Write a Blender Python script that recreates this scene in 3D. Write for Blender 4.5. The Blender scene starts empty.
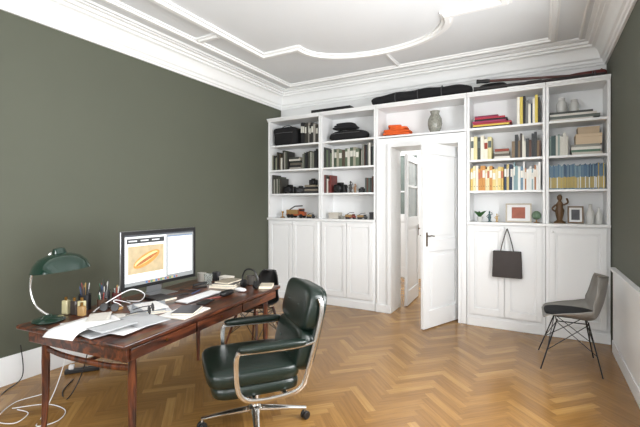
import bpy, bmesh, math, random
from mathutils import Vector, Matrix
R = random.Random(11)
scene = bpy.context.scene
COL = scene.collection
rad = math.radians

# ------------------------------------------------------------------ materials
def lin(c):
    o = []
    for v in c:
        v /= 255.0
        o.append(v / 12.92 if v <= .04045 else ((v + .055) / 1.055) ** 2.4)
    return o
MC = {}
def mat(name, c, rough=.5, metal=0, noise=.06, scale=9, bump=0, emit=0, coat=0, trans=0, stretch=(1, 1, 1), bscale=None):
    if name in MC: return MC[name]
    m = bpy.data.materials.new(name); MC[name] = m
    m.use_nodes = True
    nt = m.node_tree; N = nt.nodes; L = nt.links
    p = N['Principled BSDF']
    c = lin(c)
    p.inputs['Roughness'].default_value = rough
    p.inputs['Metallic'].default_value = metal
    if coat: p.inputs['Coat Weight'].default_value = coat
    if trans: p.inputs['Transmission Weight'].default_value = trans
    tc = N.new('ShaderNodeTexCoord'); mp = N.new('ShaderNodeMapping')
    mp.inputs['Scale'].default_value = stretch
    L.new(tc.outputs['Object'], mp.inputs['Vector'])
    nz = N.new('ShaderNodeTexNoise'); nz.inputs['Scale'].default_value = scale
    nz.inputs['Detail'].default_value = 4
    L.new(mp.outputs[0], nz.inputs['Vector'])
    mx = N.new('ShaderNodeMix'); mx.data_type = 'RGBA'
    mx.inputs[6].default_value = [max(0, v * (1 - noise)) for v in c] + [1]
    mx.inputs[7].default_value = [min(1, v * (1 + noise)) for v in c] + [1]
    L.new(nz.outputs['Fac'], mx.inputs[0])
    L.new(mx.outputs[2], p.inputs['Base Color'])
    if emit:
        L.new(mx.outputs[2], p.inputs['Emission Color'])
        p.inputs['Emission Strength'].default_value = emit
    if bump:
        bp = N.new('ShaderNodeBump'); bp.inputs['Strength'].default_value = bump
        bp.inputs['Distance'].default_value = .01
        if bscale:
            n2 = N.new('ShaderNodeTexNoise'); n2.inputs['Scale'].default_value = bscale
            L.new(tc.outputs['Object'], n2.inputs['Vector']); L.new(n2.outputs['Fac'], bp.inputs['Height'])
        else:
            L.new(nz.outputs['Fac'], bp.inputs['Height'])
        L.new(bp.outputs[0], p.inputs['Normal'])
    return m

def rosewood(name, axis):
    m = bpy.data.materials.new(name); MC[name] = m; m.use_nodes = True
    nt = m.node_tree; N = nt.nodes; L = nt.links; p = N['Principled BSDF']
    tc = N.new('ShaderNodeTexCoord'); mp = N.new('ShaderNodeMapping')
    mp.inputs['Scale'].default_value = (1, .12, 1) if axis == 'y' else (1, 1, .15)
    L.new(tc.outputs['Object'], mp.inputs[0])
    nz = N.new('ShaderNodeTexNoise'); nz.inputs['Scale'].default_value = 22; nz.inputs['Detail'].default_value = 7; nz.inputs['Distortion'].default_value = 1.2
    L.new(mp.outputs[0], nz.inputs[0])
    cr = N.new('ShaderNodeValToRGB'); L.new(nz.outputs['Fac'], cr.inputs[0])
    e = cr.color_ramp.elements
    e[0].position = .36; e[0].color = lin((28, 14, 10)) + [1]; e[1].position = .64; e[1].color = lin((108, 58, 32)) + [1]
    q = e.new(.5); q.color = lin((70, 35, 21)) + [1]
    L.new(cr.outputs[0], p.inputs['Base Color']); p.inputs['Roughness'].default_value = .3; p.inputs['Coat Weight'].default_value = .2
    return m
def col(c, rough=.55, **k):
    return mat('paint_%d_%d_%d_%d' % (c[0], c[1], c[2], int(rough * 100)), c, rough, **k)

M_GREEN = mat('wall_paint_green', (85, 88, 75), .7, noise=.05, scale=2.5, bump=.05, bscale=180)
M_WHITEWALL = mat('wall_paint_white', (230, 231, 230), .7, noise=.02, scale=3)
M_CEIL = mat('ceiling_paint', (229, 232, 234), .8, noise=.02, scale=2)
M_STUCCO = mat('stucco_white', (240, 241, 240), .6, noise=.02)
M_CAB = mat('cabinet_white_paint', (235, 236, 236), .35, noise=.015, scale=5)
M_ROSE = rosewood('rosewood', 'y')
M_ROSED = rosewood('rosewood_legs', 'z')
M_LEATHER = mat('green_leather', (16, 31, 25), .32, noise=.2, scale=30, bump=.15, bscale=120, coat=.12)
M_CHROME = mat('polished_aluminium', (226, 227, 226), .22, metal=1, noise=.03)
M_BLACK = mat('black_plastic', (18, 18, 19), .4, noise=.2)
M_BLACKF = mat('black_fabric', (18, 18, 20), .9, noise=.4, scale=40, bump=.4)
M_PAPER = mat('white_paper', (226, 226, 225), .8, noise=.02)
M_PAGES = mat('book_pages', (225, 216, 196), .9, noise=.1, scale=60, stretch=(1, 8, 1))
M_BRASS = mat('aged_brass', (150, 112, 60), .3, metal=1, noise=.2)
M_LAMPG = mat('lamp_green_enamel', (10, 40, 30), .15, noise=.05, coat=.6)
M_LAMPIN = mat('lamp_inner_enamel', (228, 226, 215), .4, noise=.02)
M_GLASS = mat('clear_glass', (240, 245, 243), .05, trans=.9, noise=.01)
M_WHITEP = mat('white_plastic', (228, 228, 228), .35, noise=.02)
M_SILVER = mat('brushed_aluminium', (190, 192, 195), .3, metal=.9, noise=.03)
M_CERAM = mat('mottled_grey_glass', (140, 140, 130), .2, noise=.7, scale=45)
M_PLANT = mat('plant_leaf', (52, 92, 48), .5, noise=.3)
M_BRONZE = mat('dark_bronze', (96, 76, 48), .35, metal=.8)

# ------------------------------------------------------------------ builder
class B:
    def __init__(s):
        s.v = []; s.f = []; s.fm = []; s.ms = []; s.mi = 0; s.M = Matrix.Identity(4)
    def m(s, mt):
        if mt not in s.ms: s.ms.append(mt)
        s.mi = s.ms.index(mt); return s
    def add(s, vs, fs):
        o = len(s.v)
        for p in vs: s.v.append(tuple(s.M @ Vector(p)))
        for f in fs:
            s.f.append(tuple(i + o for i in f)); s.fm.append(s.mi)
        return s
    def box(s, x0, x1, y0, y1, z0, z1):
        vs = [(x, y, z) for x in (x0, x1) for y in (y0, y1) for z in (z0, z1)]
        return s.add(vs, [(0, 1, 3, 2), (4, 6, 7, 5), (0, 4, 5, 1), (2, 3, 7, 6), (0, 2, 6, 4), (1, 5, 7, 3)])
    def cyl(s, p, q, r1, r2=None, n=16):
        return s.tube([p, q], [r1, r1 if r2 is None else r2], n)
    def tube(s, path, r, n=8, closed=False, sq=(1, 1)):
        P = [Vector(p) for p in path]; k = len(P)
        rs = r if isinstance(r, (list, tuple)) else [r] * k
        vs = []; prev = None
        for i in range(k):
            if closed: t = P[(i + 1) % k] - P[i - 1]
            else: t = P[min(i + 1, k - 1)] - P[max(i - 1, 0)]
            if t.length < 1e-9: t = Vector((0, 0, 1))
            t.normalize()
            if prev is None:
                a = Vector((0, 0, 1)) if abs(t.z) < .9 else Vector((1, 0, 0))
                nrm = (a - t * a.dot(t)).normalized()
            else:
                nrm = prev - t * prev.dot(t)
                nrm = nrm.normalized() if nrm.length > 1e-6 else t.orthogonal().normalized()
            prev = nrm; bn = t.cross(nrm)
            for j in range(n):
                a = 2 * math.pi * j / n
                vs.append(P[i] + nrm * (math.cos(a) * rs[i] * sq[0]) + bn * (math.sin(a) * rs[i] * sq[1]))
        fs = []
        for i in range(k if closed else k - 1):
            i2 = (i + 1) % k
            for j in range(n):
                j2 = (j + 1) % n
                fs.append((i * n + j, i * n + j2, i2 * n + j2, i2 * n + j))
        if not closed:
            fs.append(tuple(range(n))); fs.append(tuple((k - 1) * n + j for j in range(n)))
        return s.add(vs, fs)
    def lathe(s, prof, n=24, o=(0, 0, 0)):
        vs = []; fs = []; k = len(prof)
        for r, z in prof:
            r = max(r, .0004)
            for j in range(n):
                a = 2 * math.pi * j / n
                vs.append((o[0] + r * math.cos(a), o[1] + r * math.sin(a), o[2] + z))
        for i in range(k - 1):
            for j in range(n):
                j2 = (j + 1) % n
                fs.append((i * n + j, i * n + j2, (i + 1) * n + j2, (i + 1) * n + j))
        fs.append(tuple(range(n))); fs.append(tuple((k - 1) * n + j for j in range(n)))
        return s.add(vs, fs)
    def sell(s, c, a, b, h, e1=.5, e2=.5, nu=28, nv=14):
        def pw(x, e): return math.copysign(abs(x) ** e, x)
        vs = []; fs = []
        for i in range(nv + 1):
            ph = -math.pi / 2 + math.pi * i / nv
            for j in range(nu):
                th = 2 * math.pi * j / nu
                cp = max(math.cos(ph), .001)
                vs.append((c[0] + a * pw(cp, e1) * pw(math.cos(th), e2), c[1] + b * pw(cp, e1) * pw(math.sin(th), e2), c[2] + h * pw(math.sin(ph), e1)))
        for i in range(nv):
            for j in range(nu):
                j2 = (j + 1) % nu
                fs.append((i * nu + j, i * nu + j2, (i + 1) * nu + j2, (i + 1) * nu + j))
        fs.append(tuple(range(nu))); fs.append(tuple(nv * nu + j for j in range(nu)))
        return s.add(vs, fs)
    def prism(s, poly, z0, z1):
        n = len(poly)
        vs = [(x, y, z0) for x, y in poly] + [(x, y, z1) for x, y in poly]
        fs = [tuple(range(n)), tuple(range(n, 2 * n))] + [(i, (i + 1) % n, n + (i + 1) % n, n + i) for i in range(n)]
        return s.add(vs, fs)
    def grid(s, rows):
        k = len(rows); n = len(rows[0])
        vs = [p for r in rows for p in r]
        return s.add(vs, [(i * n + j, i * n + j + 1, (i + 1) * n + j + 1, (i + 1) * n + j) for i in range(k - 1) for j in range(n - 1)])
    def sweep(s, path, prof, closed=False):
        P = [Vector(p) for p in path]; k = len(P); vs = []; n = len(prof)
        for i in range(k):
            if closed or 0 < i < k - 1:
                d1 = (P[i] - P[i - 1]).normalized(); d2 = (P[(i + 1) % k] - P[i]).normalized()
            elif i == 0: d1 = d2 = (P[1] - P[0]).normalized()
            else: d1 = d2 = (P[-1] - P[-2]).normalized()
            n1 = Vector((-d1.y, d1.x)); n2 = Vector((-d2.y, d2.x))
            mv = (n1 + n2).normalized(); mv = mv / max(.3, mv.dot(n1))
            for o, z in prof:
                vs.append((P[i].x + mv.x * o, P[i].y + mv.y * o, z))
        fs = []
        for i in range(k if closed else k - 1):
            i2 = (i + 1) % k
            for j in range(n):
                j2 = (j + 1) % n
                fs.append((i * n + j, i * n + j2, i2 * n + j2, i2 * n + j))
        if not closed:
            fs.append(tuple(range(n))); fs.append(tuple((k - 1) * n + j for j in range(n)))
        return s.add(vs, fs)
    def done(s, name, parent=None, loc=(0, 0, 0), rot=(0, 0, 0), bevel=0, solid=0, label=None, cat=None, group=None, kind=None, ang=35):
        me = bpy.data.meshes.new(name)
        me.from_pydata([tuple(v) for v in s.v], [], s.f)
        for mt in s.ms: me.materials.append(mt)
        me.polygons.foreach_set('material_index', s.fm)
        bm = bmesh.new(); bm.from_mesh(me)
        bmesh.ops.recalc_face_normals(bm, faces=bm.faces); bm.to_mesh(me); bm.free()
        me.shade_smooth()
        me.set_sharp_from_angle(angle=rad(ang))
        o = bpy.data.objects.new(name, me); COL.objects.link(o)
        o.location = loc; o.rotation_euler = rot
        if parent: o.parent = parent
        if solid:
            md = o.modifiers.new('solid', 'SOLIDIFY'); md.thickness = solid; md.offset = 0
        if bevel:
            md = o.modifiers.new('bevel', 'BEVEL'); md.width = bevel; md.segments = 2; md.limit_method = 'ANGLE'; md.angle_limit = rad(40)
        tag(o, label, cat, group, kind)
        return o
def tag(o, label=None, cat=None, group=None, kind=None):
    if label: o['label'] = label
    if cat: o['category'] = cat
    if group: o['group'] = group
    if kind: o['kind'] = kind
def top(name, loc, rotz=0, label=None, cat=None, group=None, kind=None, rot=None):
    e = bpy.data.objects.new(name, None); e.empty_display_size = .05
    COL.objects.link(e); e.location = loc; e.rotation_euler = rot or (0, 0, rotz)
    tag(e, label, cat, group, kind); return e
def smooth(pts, n=8, closed=False):
    P = [Vector(p) for p in pts]; k = len(P); out = []
    rng = range(k) if closed else range(k - 1)
    for i in rng:
        if closed: a, b, c, d = P[i - 1], P[i], P[(i + 1) % k], P[(i + 2) % k]
        else: a, b, c, d = P[max(i - 1, 0)], P[i], P[i + 1], P[min(i + 2, k - 1)]
        for j in range(n):
            t = j / n
            out.append(.5 * ((2 * b) + (c - a) * t + (2 * a - 5 * b + 4 * c - d) * t * t + (-a + 3 * b - 3 * c + d) * t ** 3))
    if not closed: out.append(P[-1])
    return out
def RZ(a): return Matrix.Rotation(a, 4, 'Z')
def RY(a): return Matrix.Rotation(a, 4, 'Y')
def RX(a): return Matrix.Rotation(a, 4, 'X')
def T(x, y, z): return Matrix.Translation((x, y, z))

# ------------------------------------------------------------------ room
XL, XR, YS, YB, YH, ZC = -3.75, .645, -1.5, 5.36, 7.6, 3.25
WT = .04

def herringbone():
    W = .065; n = 6; Lp = W * n; g = .0005
    bm = bmesh.new()
    uv = bm.loops.layers.uv.new('UVMap'); cl = bm.loops.layers.color.new('plank')
    rot = Matrix.Rotation(rad(45), 2); cx, cy = (XL + XR) / 2, (YS + YH) / 2
    for a in range(-112, 113):
        for b in range(-15, 16):
            x0 = a * W; y0 = a * W + b * 2 * Lp
            for hv in (0, 1):
                if hv == 0: r = (x0, y0, x0 + Lp, y0 + W)
                else: r = (x0, y0 + W, x0 + W, y0 + W + Lp)
                cs = [(r[0] + g, r[1] + g), (r[2] - g, r[1] + g), (r[2] - g, r[3] - g), (r[0] + g, r[3] - g)]
                ws = [rot @ Vector(c) + Vector((cx, cy)) for c in cs]
                if max(w.x for w in ws) < XL or min(w.x for w in ws) > XR or max(w.y for w in ws) < YS or min(w.y for w in ws) > YH: continue
                f = bm.faces.new([bm.verts.new((w.x, w.y, 0)) for w in ws])
                k = R.random(); k2 = R.random(); o = R.random() * 20
                us = [(0, 0), (Lp, 0), (Lp, W), (0, W)] if hv == 0 else [(0, 0), (0, W), (Lp, W), (Lp, 0)]
                for lp, u in zip(f.loops, us):
                    lp[uv].uv = (u[0] + o, u[1] + o * 1.7); lp[cl] = (k, k2, float(hv), 1)
    for co, no in (((XL, 0, 0), (-1, 0, 0)), ((XR, 0, 0), (1, 0, 0)), ((0, YS, 0), (0, -1, 0)), ((0, YH, 0), (0, 1, 0))):
        bmesh.ops.bisect_plane(bm, geom=bm.verts[:] + bm.edges[:] + bm.faces[:], plane_co=co, plane_no=no, clear_outer=True)
    for f in bm.faces:
        if f.normal.z < 0: f.normal_flip()
    vs = [bm.verts.new((x, y, z)) for z in (-.002, -.05) for x, y in ((XL, YS), (XR, YS), (XR, YH), (XL, YH))]
    for q in ((0, 1, 2, 3), (7, 6, 5, 4), (0, 4, 5, 1), (1, 5, 6, 2), (2, 6, 7, 3), (3, 7, 4, 0)):
        f = bm.faces.new([vs[i] for i in q]); f.material_index = 1
    me = bpy.data.meshes.new('floor'); bm.to_mesh(me); bm.free()
    m = bpy.data.materials.new('oak_herringbone'); m.use_nodes = True
    nt = m.node_tree; N = nt.nodes; L = nt.links; p = N['Principled BSDF']
    at = N.new('ShaderNodeAttribute'); at.attribute_name = 'plank'
    sp = N.new('ShaderNodeSeparateColor'); L.new(at.outputs['Color'], sp.inputs[0])
    cr = N.new('ShaderNodeValToRGB'); L.new(sp.outputs[0], cr.inputs[0])
    e = cr.color_ramp.elements
    e[0].position = 0; e[0].color = lin((137, 100, 53)) + [1]; e[1].position = 1; e[1].color = lin((166, 128, 74)) + [1]
    q = e.new(.5); q.color = lin((151, 113, 61)) + [1]
    uvn = N.new('ShaderNodeUVMap'); mp = N.new('ShaderNodeMapping'); mp.inputs['Scale'].default_value = (3, 45, 1)
    L.new(uvn.outputs[0], mp.inputs[0])
    nz = N.new('ShaderNodeTexNoise'); nz.inputs['Scale'].default_value = 1.2; nz.inputs['Detail'].default_value = 6; L.new(mp.outputs[0], nz.inputs[0])
    mx = N.new('ShaderNodeMix'); mx.data_type = 'RGBA'; mx.blend_type = 'MULTIPLY'; mx.inputs[0].default_value = 1
    g2 = N.new('ShaderNodeValToRGB'); g2.color_ramp.elements[0].color = (.78, .73, .66, 1); g2.color_ramp.elements[1].color = (1.05, 1.04, 1.02, 1)
    g2.color_ramp.elements[0].position = .3; g2.color_ramp.elements[1].position = .65
    L.new(nz.outputs['Fac'], g2.inputs[0]); L.new(cr.outputs[0], mx.inputs[6]); L.new(g2.outputs[0], mx.inputs[7])
    L.new(mx.outputs[2], p.inputs['Base Color'])
    p.inputs['Roughness'].default_value = .23
    bp = N.new('ShaderNodeBump'); bp.inputs['Strength'].default_value = .05; L.new(nz.outputs['Fac'], bp.inputs['Height']); L.new(bp.outputs[0], p.inputs['Normal'])
    me.materials.append(m); me.materials.append(mat('floor_joint', (76, 50, 26), .9))
    o = bpy.data.objects.new('floor', me); COL.objects.link(o)
    tag(o, 'oak herringbone parquet floor, golden brown, satin finish', 'floor', kind='structure')
herringbone()

S = dict(kind='structure')
DX0, DX1, DZ = -1.72, -.87, 2.2
B().m(M_CEIL).box(XL - .2, XR + .2, YS - .2, YH + .2, ZC, ZC + .15).done('ceiling', label='white plaster ceiling with stucco frames', cat='ceiling', **S)
B().m(M_GREEN).box(XL - .2, XL, YS - .2, YB, 0, ZC).done('wall_left', label='dark olive green painted wall', cat='wall', **S)
b = B().m(M_WHITEWALL)
b.box(XL - .2, DX0, YB, YB + WT, 0, ZC).box(DX1, XR + .2, YB, YB + WT, 0, ZC).box(DX0, DX1, YB, YB + WT, DZ, ZC)
b.done('wall_back', label='white wall behind the built-in bookcase', cat='wall', **S)
def wall_with_windows(name, axis, pos, thick, a0, a1, wins, mt, label):
    b = B().m(mt)
    def bx(u0, u1, z0, z1):
        if axis == 'x': b.box(min(pos, pos + thick), max(pos, pos + thick), u0, u1, z0, z1)
        else: b.box(u0, u1, min(pos, pos + thick), max(pos, pos + thick), z0, z1)
    c = a0
    for w0, w1, z0, z1 in wins:
        bx(c, w0, 0, ZC); bx(w0, w1, 0, z0); bx(w0, w1, z1, ZC); c = w1
    bx(c, a1, 0, ZC)
    b.done(name, label=label, cat='wall', **S)
WR = [(-.9, .4, .85, 2.75), (1.75, 3.15, .85, 2.75)]
WS = [(-3.1, -1.9, .85, 2.75), (-1.3, -.1, .85, 2.75)]
wall_with_windows('wall_right', 'x', XR, .2, YS - .2, YB, WR, M_GREEN, 'dark olive green painted wall with tall windows')
wall_with_windows('wall_front', 'y', YS, -.2, XL, XR, WS, M_GREEN, 'dark olive green painted wall with two tall windows')
def window(name, M, w, z0, z1):
    b = B().m(M_CAB); b.M = M; h = z1 - z0
    b.box(0, .06, -.04, .04, 0, h).box(w - .06, w, -.04, .04, 0, h).box(.06, w - .06, -.04, .04, 0, .06).box(.06, w - .06, -.04, .04, h - .06, h)
    b.box(w / 2 - .04, w / 2 + .04, -.03, .03, .06, h - .06).box(.06, w / 2 - .04, -.025, .025, h * .65, h * .65 + .05).box(w / 2 + .04, w - .06, -.025, .025, h * .65, h * .65 + .05)
    b.done(name, label='white painted casement window with cross bars', cat='window', **S)
i = 1
for w in WR:
    window('window_%d' % i, T(XR + .1, w[0], w[2]) @ RZ(rad(90)), w[1] - w[0], w[2], w[3]); i += 1
for w in WS:
    window('window_%d' % i, T(w[0], YS - .1, w[2]), w[1] - w[0], w[2], w[3]); i += 1

CP = [(0, 3.0), (.02, 3.0), (.025, 3.02), (.04, 3.03), (.045, 3.055), (.065, 3.07), (.075, 3.11), (.09, 3.145), (.12, 3.175), (.15, 3.185), (.15, 3.205), (.18, 3.21), (.185, 3.232), (.22, 3.236), (.22, ZC), (0, ZC)]
B().m(M_STUCCO).sweep([(XL, YS), (XR, YS), (XR, YB), (XL, YB)], CP, True).done('trim_1', label='white stepped plaster cornice around the ceiling', cat='cornice', ang=25, **S)
def frame_prof(w, h): return [(-w / 2, ZC), (-w / 2, ZC - h * .45), (-w * .3, ZC - h * .5), (-w * .2, ZC - h), (w * .2, ZC - h), (w * .3, ZC - h * .5), (w / 2, ZC - h * .45), (w / 2, ZC)]
B().m(M_STUCCO).sweep([(-3.3, -1.0), (.12, -1.0), (.12, 4.95), (-3.3, 4.95)], frame_prof(.085, .035), True).done('trim_2', label='white rectangular stucco frame on the ceiling', cat='ceiling moulding', ang=25, **S)
B().m(M_STUCCO).sweep([(XL + .27, YS + .27), (XR - .27, YS + .27), (XR - .27, YB - .27), (XL + .27, YB - .27)], frame_prof(.025, .016), True).done('trim_8', label='thin white stucco strip beside the cornice', cat='ceiling moulding', ang=25, **S)
cx = -1.6
arc = []
for k in range(0, 29):
    a = math.pi * k / 28
    arc.append((cx + .83 * math.cos(a), 3.80 + .57 * math.sin(a) ** .9 if 0 < k < 28 else 3.80))
inner = [(-2.92, -.2), (-.27, -.2), (-.27, 3.80)] + arc + [(-2.92, 3.80)]
B().m(M_STUCCO).sweep(inner, frame_prof(.11, .045), True).done('trim_3', label='white stucco frame with a bowed arch end', cat='ceiling moulding', ang=25, **S)
b = B().m(M_STUCCO)
b.sweep([(-3.25, 3.1), (-2.98, 3.1)], frame_prof(.1, .034)).sweep([(-.21, 3.1), (.07, 3.1)], frame_prof(.1, .034)).sweep([(cx, 4.43), (cx, 4.9)], frame_prof(.05, .025))
b.done('trim_4', label='short white stucco bars linking the ceiling frames', cat='ceiling moulding', ang=25, **S)
BP = [(0, 0), (.03, 0), (.03, .15), (.022, .165), (.022, .19), (.012, .205), (.008, .22), (0, .22)]
B().m(M_CAB).sweep([(XL, 4.97), (XL, YS)], BP).done('baseboard_left', label='tall white moulded baseboard', cat='baseboard', **S)
B().m(M_CAB).sweep([(XL, YS), (XR, YS)], BP).done('baseboard_front', label='tall white moulded baseboard', cat='baseboard', **S)
b = B().m(M_CAB)
y0, y1 = YS + .05, 4.75
b.box(XR - .022, XR, y0, y1, 0, .80).box(XR - .045, XR, y0, y1, .80, .83).box(XR - .03, XR - .022, y0, y1, 0, .12)
b.done('trim_5', label='plain white wainscot with a narrow ledge', cat='wainscot', bevel=.003, **S)

# hall behind the door
B().m(M_WHITEWALL).box(XL - .2, XL, YB + WT, YH + .2, 0, ZC).done('wall_hall_left', label='white hall wall', cat='wall', **S)
B().m(M_WHITEWALL).box(XR, XR + .2, YB + WT, YH + .2, 0, ZC).done('wall_hall_right', label='white hall wall', cat='wall', **S)
B().m(M_WHITEWALL).box(XL, XR, YH, YH + .2, 0, ZC).done('wall_hall_back', label='white hall wall', cat='wall', **S)
PANE = mat('hall_pane', (112, 122, 118), .08, noise=.5, scale=3)
def glazed(b, w, h, casing=True, s=.09):
    b.m(M_CAB)
    if casing: b.box(-w / 2 - .1, -w / 2, -.06, 0, 0, h + .1).box(w / 2, w / 2 + .1, -.06, 0, 0, h + .1).box(-w / 2, w / 2, -.06, 0, h, h + .1)
    b.box(-w / 2, -w / 2 + s, -.042, 0, 0, h).box(w / 2 - s, w / 2, -.042, 0, 0, h).box(-w / 2 + s, w / 2 - s, -.042, 0, h - .1, h)
    b.box(-w / 2 + s, w / 2 - s, -.042, 0, 0, .2).box(-w / 2 + s, w / 2 - s, -.042, 0, 1.1, 1.25).box(-w / 2 + s, w / 2 - s, -.028, -.014, .2, 1.1)
    b.box(-w / 2 + s + .04, w / 2 - s - .04, -.034, -.008, .24, 1.06)
    b.box(-w / 2 + s, w / 2 - s, -.036, -.006, 1.68, 1.71)
    b.m(PANE).box(-w / 2 + s, w / 2 - s, -.024, -.018, 1.25, h - .1)
b = B(); b.M = T(-2.3, YH - .001, 0); glazed(b, .62, 2.5)
b.done('door_2', label='white hall door with grey glass panes', cat='door', bevel=.003, **S)
b = B(); b.M = T(DX0 + .052, YB + WT + .01, .012) @ RZ(rad(93)) @ T(.36, 0, 0); glazed(b, .72, 2.15, False, .06)
b.m(M_BRONZE).box(.31, .335, -.05, -.042, .95, 1.12).box(.25, .33, -.075, -.065, 1.05, 1.065).box(.315, .33, -.066, -.05, 1.05, 1.065)
b.done('door_3', label='white glazed door leaf standing open in the hall', cat='door', bevel=.003, **S)
B().m(M_CAB).sweep([(XR, YH), (-1.9, YH)], BP).done('trim_7', label='white moulded hall baseboard', cat='baseboard', **S)
b = B().m(M_CAB)
b.box(-1.935, DX0, 5.0, YB - .001, 0, 2.325).box(DX1, -.775, 5.0, YB - .001, 0, 2.325).box(DX0, DX1, 5.0, YB - .001, DZ, 2.325)
b.box(-1.925, -1.905, 4.985, 5.0, .12, 2.30).box(DX0 - .06, DX0, 4.98, 5.0, 0, 2.25).box(-.87, -.835, 4.985, 5.0, 0, 2.25).box(DX0, -.87, 4.98, 5.0, DZ, 2.25)
b.box(DX0 - .045, DX0 - .03, 4.974, 4.98, 0, 2.24)
b.box(-1.935, DX0 - .005, 4.972, 5.0, 0, .1)
b.done('trim_6', label='white painted door lining and casing', cat='door frame', bevel=.003, **S)

def leaf():
    w, t, h = .765, .04, 2.15
    e = top('door_1', (-.885, 5.20, .012), math.atan2(-.7, -.29), 'open white panelled door with a bronze lever handle', 'door', kind='structure')
    b = B().m(M_CAB)
    zs = [(0, .2), (.88, 1.02), (h - .13, h)]
    b.box(0, .11, -t / 2, t / 2, 0, h).box(w - .11, w, -t / 2, t / 2, 0, h)
    for z0, z1 in zs: b.box(.11, w - .11, -t / 2, t / 2, z0, z1)
    for z0, z1 in ((.2, .88), (1.02, h - .13)):
        b.box(.11, w - .11, -.002, .002, z0, z1)
        for s in (-1, 1):
            y0, y1 = (.002, .013) if s > 0 else (-.013, -.002)
            b.box(.155, w - .155, y0, y1, z0 + .045, z1 - .045)
    b.done('door_panel', e, bevel=.004)
    for s in (-1, 1):
        b = B().m(M_BRONZE)
        y = s * t / 2
        b.box(w - .07, w - .045, min(y, y + s * .006), max(y, y + s * .006), .95, 1.11)
        b.cyl((w - .057, y, 1.07), (w - .057, y + s * .045, 1.07), .007)
        b.tube(smooth([(w - .057, y + s * .045, 1.07), (w - .09, y + s * .047, 1.072), (w - .14, y + s * .045, 1.065)], 5), .007)
        b.done('handle', e, label='bronze lever handle on a long plate')
leaf()

# ------------------------------------------------------------------ built-in bookcase
YF = 5.0
C1, C2, C3, C4 = (-3.745, -2.802), (-2.798, -1.942), (-.768, .053), (.057, .637)
SH = [1.61, 1.98, 2.36]
def bookcase(x0, x1, z0=1.236, shelves=SH, lbl='tall white painted open bookcase unit with adjustable shelves'):
    cx = (x0 + x1) / 2; e = top('bookcase', (cx, 5.18, z0), 0, lbl, 'bookcase', 'built-in bookcase units')
    w = (x1 - x0) / 2; y0, y1 = YF - 5.18, YB - .004 - 5.18
    for s in (-1, 1):
        b = B().m(M_CAB); a, c = sorted((s * w, s * (w - .028)))
        b.box(a, c, y0, y1, 0, 2.735 - z0).done('side_panel', e, bevel=.002)
    B().m(M_CAB).box(-w + .028, w - .028, y1 - .012, y1, 0, 2.735 - z0).done('back_panel', e)
    for z in shelves:
        b = B().m(M_CAB); b.box(-w + .0285, w - .0285, y0 + .006, y1 - .0125, z - .025 - z0, z - z0)
        b.done('shelf', e, bevel=.002)
    b = B().m(M_CAB)
    b.box(-w, w, y0 - .012, y1, 2.735 - z0, 2.75 - z0).box(-w, w, y0 - .025, y1, 2.75 - z0, 2.765 - z0).box(-w, w, y0 - .04, y1, 2.765 - z0, 2.785 - z0)
    b.done('crown', e, bevel=.002)
for c in (C1, C2, C3, C4): bookcase(*c)
bookcase(-1.938, -.772, 2.327, [2.36], 'white open shelf unit spanning above the doorway')

def base_cabinet(x0, x1, nd, knobs):
    cx = (x0 + x1) / 2; w = (x1 - x0) / 2
    e = top('base_cabinet', (cx, 5.18, 0), 0, 'white painted base cabinet with panelled doors', 'cabinet', 'built-in base cabinets')
    y0, y1 = YF - 5.18, YB - .004 - 5.18
    b = B().m(M_CAB)
    b.box(-w, w, y0 + .004, y1, .115, 1.204).box(-w, w, y0 - .015, y1, 0, .1).box(-w, w, y0 - .006, y1, .1, .115)
    b.done('body', e, bevel=.002)
    dw = (2 * w - .06) / nd
    for i in range(nd):
        a = -w + .03 + i * dw + .003; c = a + dw - .006; z0, z1 = .14, 1.185
        b = B().m(M_CAB); ys, yb = y0 - .022, y0 + .0035
        st = .055
        b.box(a, a + st, ys, yb, z0, z1).box(c - st, c, ys, yb, z0, z1).box(a + st, c - st, ys, yb, z0, z0 + st + .02).box(a + st, c - st, ys, yb, z1 - st, z1)
        b.box(a + st, c - st, ys + .02, yb, z0 + st + .02, z1 - st)
        m1 = .02
        b.box(a + st + m1, c - st - m1, ys + .010, ys + .0205, z0 + st + .02 + m1, z1 - st - m1)
        d = b.done('door', e, bevel=.002)
        kx = (c - .028) if (knobs[i] == 'r') else (a + .028)
        kb = B().m(M_CAB); kb.M = T(kx, ys, 1.15) @ RX(rad(90))
        kb.lathe([(.006, 0), (.005, .012), (.013, .02), (.014, .026), (.009, .031)], 14)
        kb.done('knob', d)
base_cabinet(C1[0], C1[1], 2, 'rl'); base_cabinet(C2[0], C2[1], 2, 'rl')
base_cabinet(C3[0], C3[1], 2, 'rl'); base_cabinet(C4[0], C4[1], 1, 'l')
for a, c in ((C1[0], C2[1]), (C3[0], C4[1])):
    B().m(M_CAB).box(a, c, 4.964, YB - .004, 1.2045, 1.235).done('countertop', label='white painted cabinet ledge with rounded edge', cat='countertop', bevel=.005)

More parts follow.
